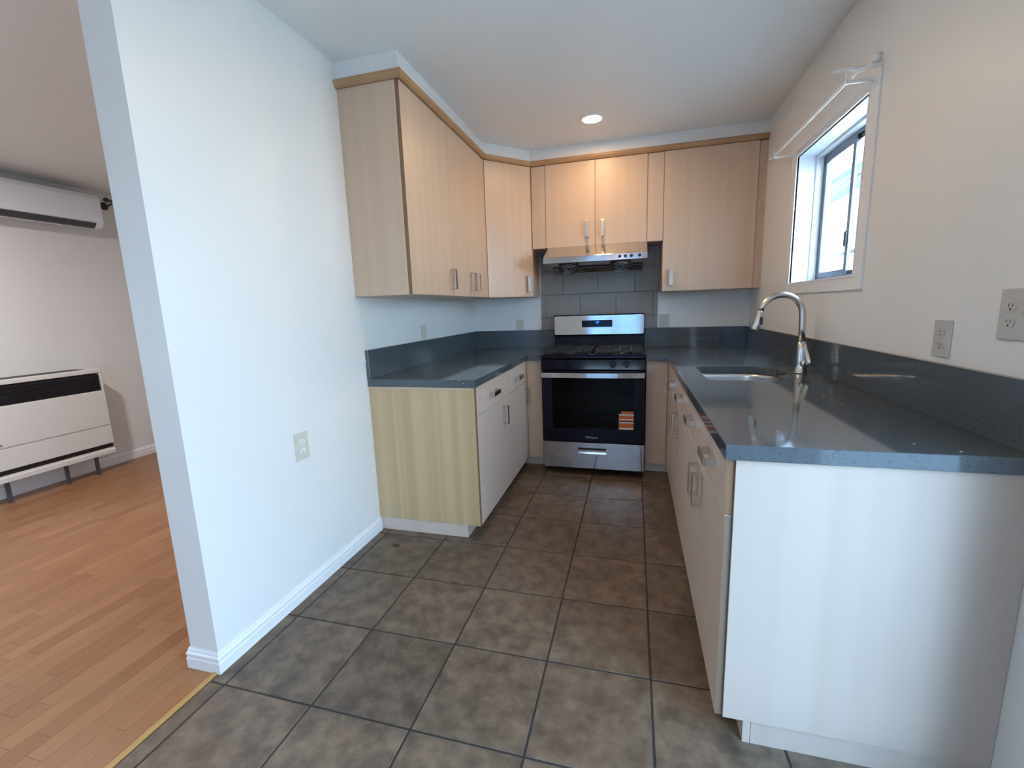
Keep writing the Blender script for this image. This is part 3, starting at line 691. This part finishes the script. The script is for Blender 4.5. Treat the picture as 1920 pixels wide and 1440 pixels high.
# backguard
bm = bmesh.new(); prism(bm, [(-0.150, 0.905), (-0.135, 0.96), (-0.118, 1.030), (-0.145, 1.036), (-0.147, 1.203), (-0.135, 1.210), (-0.060, 1.210), (-0.060, 0.905)], 0, -SW, SW)
bg = obj('backguard', bm, blackg, st, bevel=0.003, seg=2)
def rr_prism(x0, x1, z0, z1, y0, y1, r, n=5):
    pts = []
    for (cx_, cz_, a0) in ((x1-r, z1-r, 0), (x0+r, z1-r, 90), (x0+r, z0+r, 180), (x1-r, z0+r, 270)):
        for k in range(n+1): a = math.radians(a0+90*k/n); pts.append((cx_+r*math.cos(a), cz_+r*math.sin(a)))
    bm = bmesh.new(); prism(bm, pts, 1, y0, y1); return bm
fp = obj('steel_fascia', rr_prism(-SW+0.004, SW-0.004, 1.043, 1.201, -0.1495, -0.146, 0.012), steel, bg)
dp = obj('display', rr_prism(-0.137, 0.118, 1.103, 1.162, -0.1505, -0.1492, 0.006), blackg, bg)
text_obj('clock_digits', '4:07', 0.026, (-0.006, -0.1509, 1.142), (math.pi/2, 0, 0), ledm, dp, 0.0003, 0.62)
for xx in (-0.345, 0.345):
    for yy in (-0.62, -0.12):
        bm = bmesh.new(); tube(bm, [(xx, yy, 0.0), (xx, yy, 0.012), (xx, yy, 0.014), (xx, yy, 0.052)], [0.020, 0.020, 0.010, 0.010], 16)
        obj('foot', bm, blackp, st)

# ================================================================ RANGE HOOD
rh = thing('range_hood', 'slim stainless under-cabinet range hood above the stove', 'range hood', (0, -0.25, 1.55))
bm = bmesh.new()
prism(bm, [(-0.522, 1.612), (-0.522, 1.658), (-0.302, 1.757), (-0.0115, 1.757), (-0.0115, 1.612)], 0, -0.390, 0.383)
obj('canopy', bm, steel, rh, bevel=0.002)
def frus(bm, a, b_):
    va = [bm.verts.new(p) for p in ((a[0], a[2], a[4]), (a[1], a[2], a[4]), (a[1], a[3], a[4]), (a[0], a[3], a[4]))]
    vb = [bm.verts.new(p) for p in ((b_[0], b_[2], b_[4]), (b_[1], b_[2], b_[4]), (b_[1], b_[3], b_[4]), (b_[0], b_[3], b_[4]))]
    for i in range(4): bm.faces.new((va[i], va[(i+1) % 4], vb[(i+1) % 4], vb[i]))
    bm.faces.new(va[::-1]); bm.faces.new(vb)
bm = bmesh.new(); frus(bm, (-0.350, 0.358, -0.385, -0.02, 1.583), (-0.375, 0.372, -0.500, -0.0115, 1.611)); frus(bm, (-0.338, 0.352, -0.355, -0.03, 1.545), (-0.350, 0.358, -0.385, -0.02, 1.5829))
pan = obj('fan_pan', bm, mat('polished_steel', (0.66, 0.66, 0.66), 0.14, 1.0), rh, bevel=0.002)
nf = Vector((0, -0.066, -0.140)).normalized(); up = Vector((0, -0.140, 0.066)).normalized()
for cx_ in (-0.205, 0.19):
    c_ = Vector((cx_, -0.425, 1.578))+nf*0.004
    bm = bmesh.new(); M_ = Matrix((Vector((1, 0, 0)), up, -nf)).transposed().to_4x4(); M_.translation = c_
    bmesh.ops.create_cone(bm, cap_ends=True, segments=32, radius1=0.080, radius2=0.080, depth=0.008, matrix=M_)
    gi = obj('fan_intake', bm, blackp, rh)
    bm = bmesh.new()
    for r in (0.02, 0.038, 0.056, 0.072):
        pts = [M_ @ Vector((r*math.cos(a_*math.pi/16), r*math.sin(a_*math.pi/16)*0.98, -0.005)) for a_ in range(33)]
        tube(bm, pts, 0.0016, 6, cap=False)
    for a_ in range(8):
        p0 = M_ @ Vector((0.02*math.cos(a_*math.pi/4), 0.02*math.sin(a_*math.pi/4), -0.005)); p1 = M_ @ Vector((0.074*math.cos(a_*math.pi/4), 0.074*math.sin(a_*math.pi/4), -0.005))
        tube(bm, [p0, p1], 0.0014, 6)
    obj('guard', bm, wirem, gi)
for xx in (0.186, 0.227, 0.270, 0.328):
    bm = bmesh.new(); tube(bm, [(xx, -0.521, 1.637), (xx, -0.529, 1.637), (xx, -0.532, 1.637)], [0.012, 0.0115, 0.009], 20)
    obj('button', bm, blackp, rh)

# ================================================================ WALL CABINETS
def door_box(x0, x1, y0, y1, z0, z1, par, m=maple): return obj('door', B((x0, x1, y0, y1, z0, z1)), m, par, bevel=0.0012)
Zt = ZUT-0.004
ca = thing('wall_cabinet', 'single-door maple wall cabinet nearest the camera, its wide side panel showing, on the left wall', 'cabinet', (-0.99, -1.58, ZUB))
obj('carcass', B((XL+0.001, XUF-DT-0.003, YUE, -1.2975, ZUB, Zt)), maple, ca, bevel=0.001)
d = door_box(XUF-DT, XUF, YUE+0.001, -1.2975-0.001, ZUB+0.001, Zt-0.002, ca); bar_handle(d, (XUF, -1.340, 1.478), Z_, X_)
obj('edge_strip', B((XUF-DT+0.001, XUF-0.001, YUE+0.0002, YUE+0.0012, ZUB+0.002, Zt-0.003)), edge, d)
cbw = thing('wall_cabinet', 'two-door maple wall cabinet between the near single cabinet and the diagonal corner one', 'cabinet', (-0.99, -0.95, ZUB))
obj('carcass', B((XL+0.001, XUF-DT-0.003, -1.2965, YD1-0.001, ZUB, Zt)), maple, cbw, bevel=0.001)
for a, b_, hy in ((-1.2955, -0.9425, -0.990), (-0.9415, YD1-0.003, -0.892)):
    d = door_box(XUF-DT, XUF, a+0.001, b_-0.001, ZUB+0.001, Zt-0.002, cbw); bar_handle(d, (XUF, hy, 1.478), Z_, X_)
# diagonal corner
cdg = thing('wall_cabinet', 'diagonal maple corner wall cabinet in the back left corner', 'cabinet', (-0.85, -0.3, ZUB))
dv = Vector((XD2-XUF, YUF-YD1, 0)).normalized(); nv = Vector((dv.y, -dv.x, 0))
A_ = Vector((XUF, YD1, 0)); Bp = Vector((XD2, YUF, 0))
A2 = A_-nv*(DT+0.002); B2 = Bp-nv*(DT+0.002)
bm = bmesh.new(); prism(bm, [(XL+0.001, -0.001), (XL+0.001, YD1), (A2.x-0.002, YD1), (A2.x, A2.y), (B2.x, B2.y), (XD2, B2.y+0.003), (XD2, -0.001)], 2, ZUB, Zt)
obj('carcass', bm, maple, cdg)
P0 = A_+dv*0.003; P1 = Bp-dv*0.003; Q0 = P0-nv*DT; Q1 = P1-nv*DT
bm = bmesh.new(); prism(bm, [(P0.x, P0.y), (P1.x, P1.y), (Q1.x, Q1.y), (Q0.x, Q0.y)], 2, ZUB+0.001, Zt-0.002)
d = obj('door', bm, maple, cdg, bevel=0.001)
hp = Bp-dv*0.055; bar_handle(d, (hp.x, hp.y, 1.478), Z_, nv)
# over the range
cr = thing('wall_cabinet', 'short two-door maple cabinet above the range hood', 'cabinet', (0, -0.15, ZFB))
obj('carcass', B((XD2+0.002, 0.4985, YUF+DT+0.003, -0.001, ZFB, Zt)), maple, cr)
for a, b_, hx in ((-0.4075, -0.0115, -0.074), (-0.0115, 0.3808, 0.047)):
    d = door_box(a+0.0015, b_-0.0015, YUF, YUF+DT, ZFB+0.001, Zt-0.002, cr); bar_handle(d, (hx, YUF, 1.882), Z_, -Y_)
obj('filler_panel', B((XD2+0.004, -0.4085, YUF+0.006, YUF+DT+0.002, ZFB+0.001, Zt-0.002)), maple, cr, bevel=0.001)
obj('filler_panel', B((0.3818, 0.4975, YUF+0.006, YUF+DT+0.002, ZFB+0.001, Zt-0.002)), maple, cr, bevel=0.001)
ce = thing('wall_cabinet', 'wide single-door maple wall cabinet right of the range hood beside the window', 'cabinet', (0.84, -0.15, ZUB))
obj('carcass', B((0.4995, XR-0.001, YUF+DT+0.003, -0.001, ZUB, Zt)), maple, ce, bevel=0.001)
d = door_box(0.5005, 1.135, YUF, YUF+DT, ZUB+0.001, Zt-0.002, ce); bar_handle(d, (0.563, YUF, 1.480), Z_, -Y_)
obj('filler_panel', B((1.137, XR-0.001, YUF+0.010, YUF+DT+0.002, ZUB+0.001, Zt-0.002)), maple, ce, bevel=0.001)
# crown moulding
prof = [(-0.004, ZUT-0.004), (0.004, ZUT-0.004), (0.009, ZUT-0.001), (0.016, ZUT+0.006), (0.021, ZUT+0.016), (0.022, ZUT+0.026), (0.018, ZUT+0.031), (-0.004, ZUT+0.031)]
bm = sweep(bmesh.new(), [(XL+0.001, YUE-0.0005), (XUF+0.0005, YUE-0.0005), (XUF+0.0005, YD1-0.0002), (XD2+0.0002, YUF-0.0005), (XR-0.001, YUF-0.0005)], [(a+0.0042, z) for a, z in prof])
tag(obj('crown_moulding', bm, crownm), 'brown quarter-round wooden moulding running along the tops of the wall cabinets', 'moulding')

# ================================================================ DOWNLIGHTS
def downlight(x, y, watts, label, H=H, col=WARM):
    t = thing('downlight', label, 'light', (x, y, H))
    bm = bmesh.new(); n = 40; rg = []
    for r, z in ((0.064, H-0.002), (0.066, H-0.007), (0.078, H-0.008), (0.084, H-0.005), (0.085, H-0.0005)):
        rg.append([bm.verts.new((x+r*math.cos(2*math.pi*k/n), y+r*math.sin(2*math.pi*k/n), z)) for k in range(n)])
    for a, b_ in zip(rg, rg[1:]):
        for k in range(n): f = bm.faces.new((a[k], a[(k+1) % n], b_[(k+1) % n], b_[k])); f.smooth = True
    obj('trim_ring', bm, trimw, t)
    bm = bmesh.new(); bmesh.ops.create_cone(bm, cap_ends=True, segments=40, radius1=0.064, radius2=0.064, depth=0.003, matrix=Matrix.Translation((x, y, H-0.0035)))
    obj('diffuser', bm, lampm, t)
    o = lamp_light(x, y, H-0.012, watts); o.data.color = col; o.parent = t; o.location = (0, 0, -0.012)
downlight(0.006, -0.742, 6, 'glowing round recessed downlight in the ceiling in front of the hood cabinets')
downlight(-0.02, -2.14, 6, 'round recessed downlight in the ceiling nearer the camera')
downlight(0.05, -4.9, 6, 'round recessed downlight in the ceiling behind the camera')
downlight(-2.95, -2.75, 36, 'round ceiling downlight in the living room', HL, (1.0, 0.93, 0.90))

# ================================================================ OUTLETS
def outlet(label, c, out, z0, z1, w, plate_m=ivory, sock=whitep, gangs=1, switch=False):
    """c: (x,y) centre on the wall; out: wall normal"""
    n = Vector(out); a = Vector((0, 0, 1)).cross(n); zc = (z0+z1)/2; C_ = Vector((c[0], c[1], zc))
    t = thing('outlet', label, 'outlet', (c[0], c[1], z0))
    def blk(bm, a0, a1, zz0, zz1, n0, n1):
        vs2 = [bm.verts.new(C_+a*aa+n*nn_+Vector((0, 0, zz))) for aa in (a0, a1) for nn_ in (n0, n1) for zz in (zz0, zz1)]
        for f in ((0,1,3,2), (4,6,7,5), (0,4,5,1), (2,3,7,6), (0,2,6,4), (1,5,7,3)): bm.faces.new([vs2[i] for i in f])
    h = z1-z0
    bm = bmesh.new(); blk(bm, -w/2, w/2, -h/2, h/2, 0, 0.006); obj('cover_plate', bm, plate_m, t, bevel=0.002, seg=2)
    for gi in range(gangs):
        ac = 0 if gangs == 1 else (-0.023 if gi == 0 else 0.023)
        if switch and gi == 1:
            bm = bmesh.new(); blk(bm, ac-0.005, ac+0.005, -0.012, 0.012, 0.006, 0.008); blk(bm, ac-0.004, ac+0.004, 0.0, 0.010, 0.008, 0.018); obj('toggle', bm, sock, t, bevel=0.001)
            continue
        for dz in (-0.0195, 0.0195):
            bm = bmesh.new(); pts = []
            for k in range(24):
                th = 2*math.pi*k/24; uu = 0.0165*math.cos(th); zz = 0.0165*math.sin(th); zz = max(-0.0125, min(0.0125, zz)); pts.append((uu, zz))
            v0 = [bm.verts.new(C_+a*(ac+p[0])+n*0.005+Vector((0, 0, dz+p[1]))) for p in pts]; v1 = [bm.verts.new(C_+a*(ac+p[0])+n*0.0085+Vector((0, 0, dz+p[1]))) for p in pts]
            for k in range(24): bm.faces.new((v0[k], v0[(k+1) % 24], v1[(k+1) % 24], v1[k]))
            bm.faces.new(v1); so = obj('socket', bm, sock, t)
            bm = bmesh.new()
            blk(bm, ac-0.0070, ac-0.0052, dz-0.001, dz+0.0075, 0.0075, 0.0088); blk(bm, ac+0.0052, ac+0.0070, dz-0.001, dz+0.0065, 0.0075, 0.0088); blk(bm, ac-0.0022, ac+0.0022, dz-0.0095, dz-0.0050, 0.0075, 0.0088)
            obj('slots', bm, slotm, so)
    return t
outlet('ivory outlet with white sockets low on the left wall', (XL, -2.384), X_, 0.636, 0.762, 0.084)
outlet('ivory outlet above the worktop on the left wall', (XL, -1.085), X_, ZBS+0.003, 1.190, 0.072, ivory, ivory)
outlet('ivory outlet on the back wall left of the stove', (-0.721, 0), -Y_, ZBS+0.001, 1.180, 0.072, ivory, ivory)
outlet('pale grey outlet on the back wall right of the stove', (0.541, 0), -Y_, ZBS+0.003, 1.195, 0.080, greyplate, greyplate)
outlet('pale outlet standing on the upstand of the right wall', (XR, -2.375), -X_, 1.0985, 1.2085, 0.078, greyplate, greyplate)
outlet('wide double cover plate with socket and switch at the right edge of the picture', (XR, -2.643), -X_, 1.168, 1.293, 0.122, greyplate, greyplate, 2, True)

# ================================================================ KITCHEN CURTAIN ROD
cr_ = thing('curtain_rod', 'thin white cafe curtain rod on two brackets over the kitchen window', 'curtain rod', (XR, -1.3, 2.1))
xr_ = XR-0.092
bm = bmesh.new(); tube(bm, [(xr_+0.026, -0.735, 2.140), (xr_+0.010, -0.722, 2.138), (xr_-0.004, -0.726, 2.138), (xr_-0.004, -0.745, 2.138), (xr_, -0.79, 2.139), (xr_, -1.30, 2.134), (xr_, -1.86, 2.128), (xr_+0.03, -1.885, 2.130), (xr_+0.07, -1.885, 2.133)], [0.006, 0.009, 0.010, 0.010, 0.007, 0.007, 0.007, 0.008, 0.008], 12)
obj('rod', bm, rodw, cr_)
for yb in (-0.848, -1.792):
    bm = bmesh.new(); bx(bm, XR-0.006, XR-0.0005, yb-0.012, yb+0.012, 2.015, 2.175)
    bkt = obj('bracket_plate', bm, rodw, cr_, bevel=0.002)
    bm = bmesh.new(); bx(bm, xr_-0.012, XR-0.005, yb-0.004, yb+0.004, 2.112, 2.124); bx(bm, xr_-0.014, xr_-0.009, yb-0.007, yb+0.007, 2.118, 2.150)
    obj('arm', bm, rodw, bkt, bevel=0.001)
    if yb < -1.5:
        bm = bmesh.new(); tube(bm, [(XR-0.02, yb+0.01, 2.168), (xr_, yb+0.012, 2.172), (xr_-0.055, yb+0.012, 2.168)], [0.007, 0.008, 0.007], 10); tube(bm, [(XR-0.001, yb-0.018, 2.185), (XR-0.03, yb-0.018, 2.185)], 0.016, 16)
        obj('hook', bm, rodw, bkt)

# ================================================================ LIVING ROOM
ac = thing('air_conditioner', 'white wall-mounted split air conditioner high on the living room wall', 'air conditioner', (XLIV, -1.5, 2.06))
XA = XLIV+0.20; ya0, ya1 = -1.93, -1.085
bm = bmesh.new(); prism(bm, [(XLIV+0.001, 2.075), (XLIV+0.12, 2.064), (XA-0.03, 2.075), (XA-0.004, 2.115), (XA, 2.16), (XA-0.006, 2.30), (XA-0.03, 2.338), (XLIV+0.001, 2.345)], 1, ya0, ya1)
obj('housing', bm, appl, ac, bevel=0.008, seg=3)
bm = bmesh.new(); prism(bm, [(XA-0.045, 2.064), (XA-0.029, 2.0715), (XA-0.006, 2.100), (XA-0.004, 2.108), (XA-0.012, 2.108), (XA-0.05, 2.068)], 1, ya0+0.03, ya1-0.060)
lv = obj('air_outlet', bm, mat('vent_dark', (0.06, 0.065, 0.08), 0.4), ac)
for k in range(7):
    yy = ya0+0.06+k*0.105
    bm = bmesh.new(); prism(bm, [(XA-0.030, 2.0690), (XA-0.006, 2.100), (XA-0.004, 2.098), (XA-0.028, 2.067)], 1, yy, yy+0.012); obj('louvre_clip', bm, greym, lv)
bm = bmesh.new(); tube(bm, [(XA+0.001, ya1-0.07, 2.205), (XA-0.001, ya1-0.07, 2.205)], 0.004, 10); obj('indicator', bm, whitep, ac)
hr = thing('wall_heater', 'white console wall heater with black top grille under the air conditioner', 'heater', (XLIV, -1.8, 0.06))
XH = XLIV+0.22; yh0, yh1 = -2.30, -1.332
bm = bmesh.new()
prism(bm, [(XLIV+0.012, 0.165), (XH-0.004, 0.165), (XH-0.004, 0.200), (XH-0.012, 0.205), (XH-0.012, 0.218), (XLIV+0.012, 0.218)], 1, yh0, yh1+0.004); obj('base_rail', bm, heatw, hr, bevel=0.002)
obj('lower_slot', B((XLIV+0.012, XH-0.012, yh0, yh1-0.004, 0.218, 0.254)), grillm, hr)
obj('lower_panel', B((XLIV+0.012, XH, yh0, yh1, 0.254, 0.408)), heatw, hr, bevel=0.004, seg=2)
obj('front_panel', B((XLIV+0.012, XH+0.004, yh0, yh1, 0.416, 0.716)), heatw, hr, bevel=0.006, seg=2)
obj('ledge', B((XLIV+0.012, XH-0.004, yh0, yh1, 0.404, 0.417)), heatw, hr)
gb = obj('grille', B((XLIV+0.012, XH-0.020, yh0+0.02, yh1-0.02, 0.716, 0.858)), grillm, hr)
obj('side_panel', B((XLIV+0.012, XH, yh1-0.016, yh1, 0.716, 0.866), (XLIV+0.012, XH, yh0, yh0+0.016, 0.716, 0.866)), heatw, hr, bevel=0.003)
obj('top_panel', B((XLIV+0.012, XH, yh0, yh1, 0.866, 0.900)), heatw, hr, bevel=0.005, seg=2)
obj('top_vent', B((XLIV+0.03, XH-0.06, yh0+0.05, yh1-0.08, 0.900, 0.903)), grillm, hr)
for k in range(9):
    z = 0.727+k*0.0150
    bm = bmesh.new(); prism(bm, [(XH-0.018, z), (XH-0.004, z-0.004), (XH-0.004, z-0.002), (XH-0.018, z+0.002)], 1, yh0+0.016, yh1-0.016); obj('slat', bm, mat('slat_black', (0.03, 0.028, 0.035), 0.45) if 'slat_black' not in MATS else MATS['slat_black'], gb)
bm = bmesh.new(); tube(bm, [(XH+0.004, -2.06, 0.442), (XH+0.006, -2.045, 0.446), (XH+0.006, -2.025, 0.440)], [0.004, 0.008, 0.004], 10); obj('badge', bm, nickel, hr)
for yy in (-1.455, -1.665, -2.02):
    obj('foot', B((XH-0.06, XH-0.045, yy-0.012, yy+0.012, 0.0, 0.165)), greym, hr)
cr2 = thing('curtain_rod', 'dark metal curtain rod end on a bracket beside the air conditioner', 'curtain rod', (XLIV, -0.9, 2.33))
bm = bmesh.new(); tube(bm, [(XLIV+0.10, -0.985, 2.333), (XLIV+0.10, -0.02, 2.333)], 0.011, 12); obj('rod', bm, greym, cr2)
bm = bmesh.new(); tube(bm, [(XLIV+0.10, -0.990, 2.335), (XLIV+0.10, -0.975, 2.335), (XLIV+0.10, -0.955, 2.335)], [0.014, 0.022, 0.014], 16); obj('finial', bm, bronze, cr2)
bm = bmesh.new(); tube(bm, [(XLIV+0.0005, -0.935, 2.300), (XLIV+0.008, -0.935, 2.300)], 0.034, 18); tube(bm, [(XLIV+0.005, -0.935, 2.300), (XLIV+0.06, -0.935, 2.300), (XLIV+0.10, -0.935, 2.312)], 0.008, 10); obj('bracket', bm, bronze, cr2)

# ================================================================ SMALL THINGS
bm = bmesh.new(); pts = [(-0.995, -1.966), (-0.985, -1.958), (-0.972, -1.962), (-0.958, -1.958), (-0.952, -1.966), (-0.966, -1.974), (-0.975, -1.984), (-0.984, -1.973)]
top = [bm.verts.new((p[0], p[1], 0.003+0.003*math.sin(i*1.7))) for i, p in enumerate(pts)]; bot = [bm.verts.new((p[0], p[1], 0.0002)) for p in pts]
for i in range(8): bm.faces.new((bot[i], bot[(i+1) % 8], top[(i+1) % 8], top[i]))
bm.faces.new(top); bm.faces.new(bot[::-1])
tag(obj('dry_leaf', bm, leafm), 'tiny brown scrap of dry leaf on the tile floor by the left cabinet', 'leaf')

GROUPS = {'outlet': 'outlets on the kitchen walls', 'downlight': 'recessed ceiling downlights', 'base_cabinet': 'maple base cabinets', 'wall_cabinet': 'maple wall cabinets'}
for o in bpy.data.objects:
    k = o.name.split('.')[0]
    if o.parent is None and k in GROUPS: o['group'] = GROUPS[k]
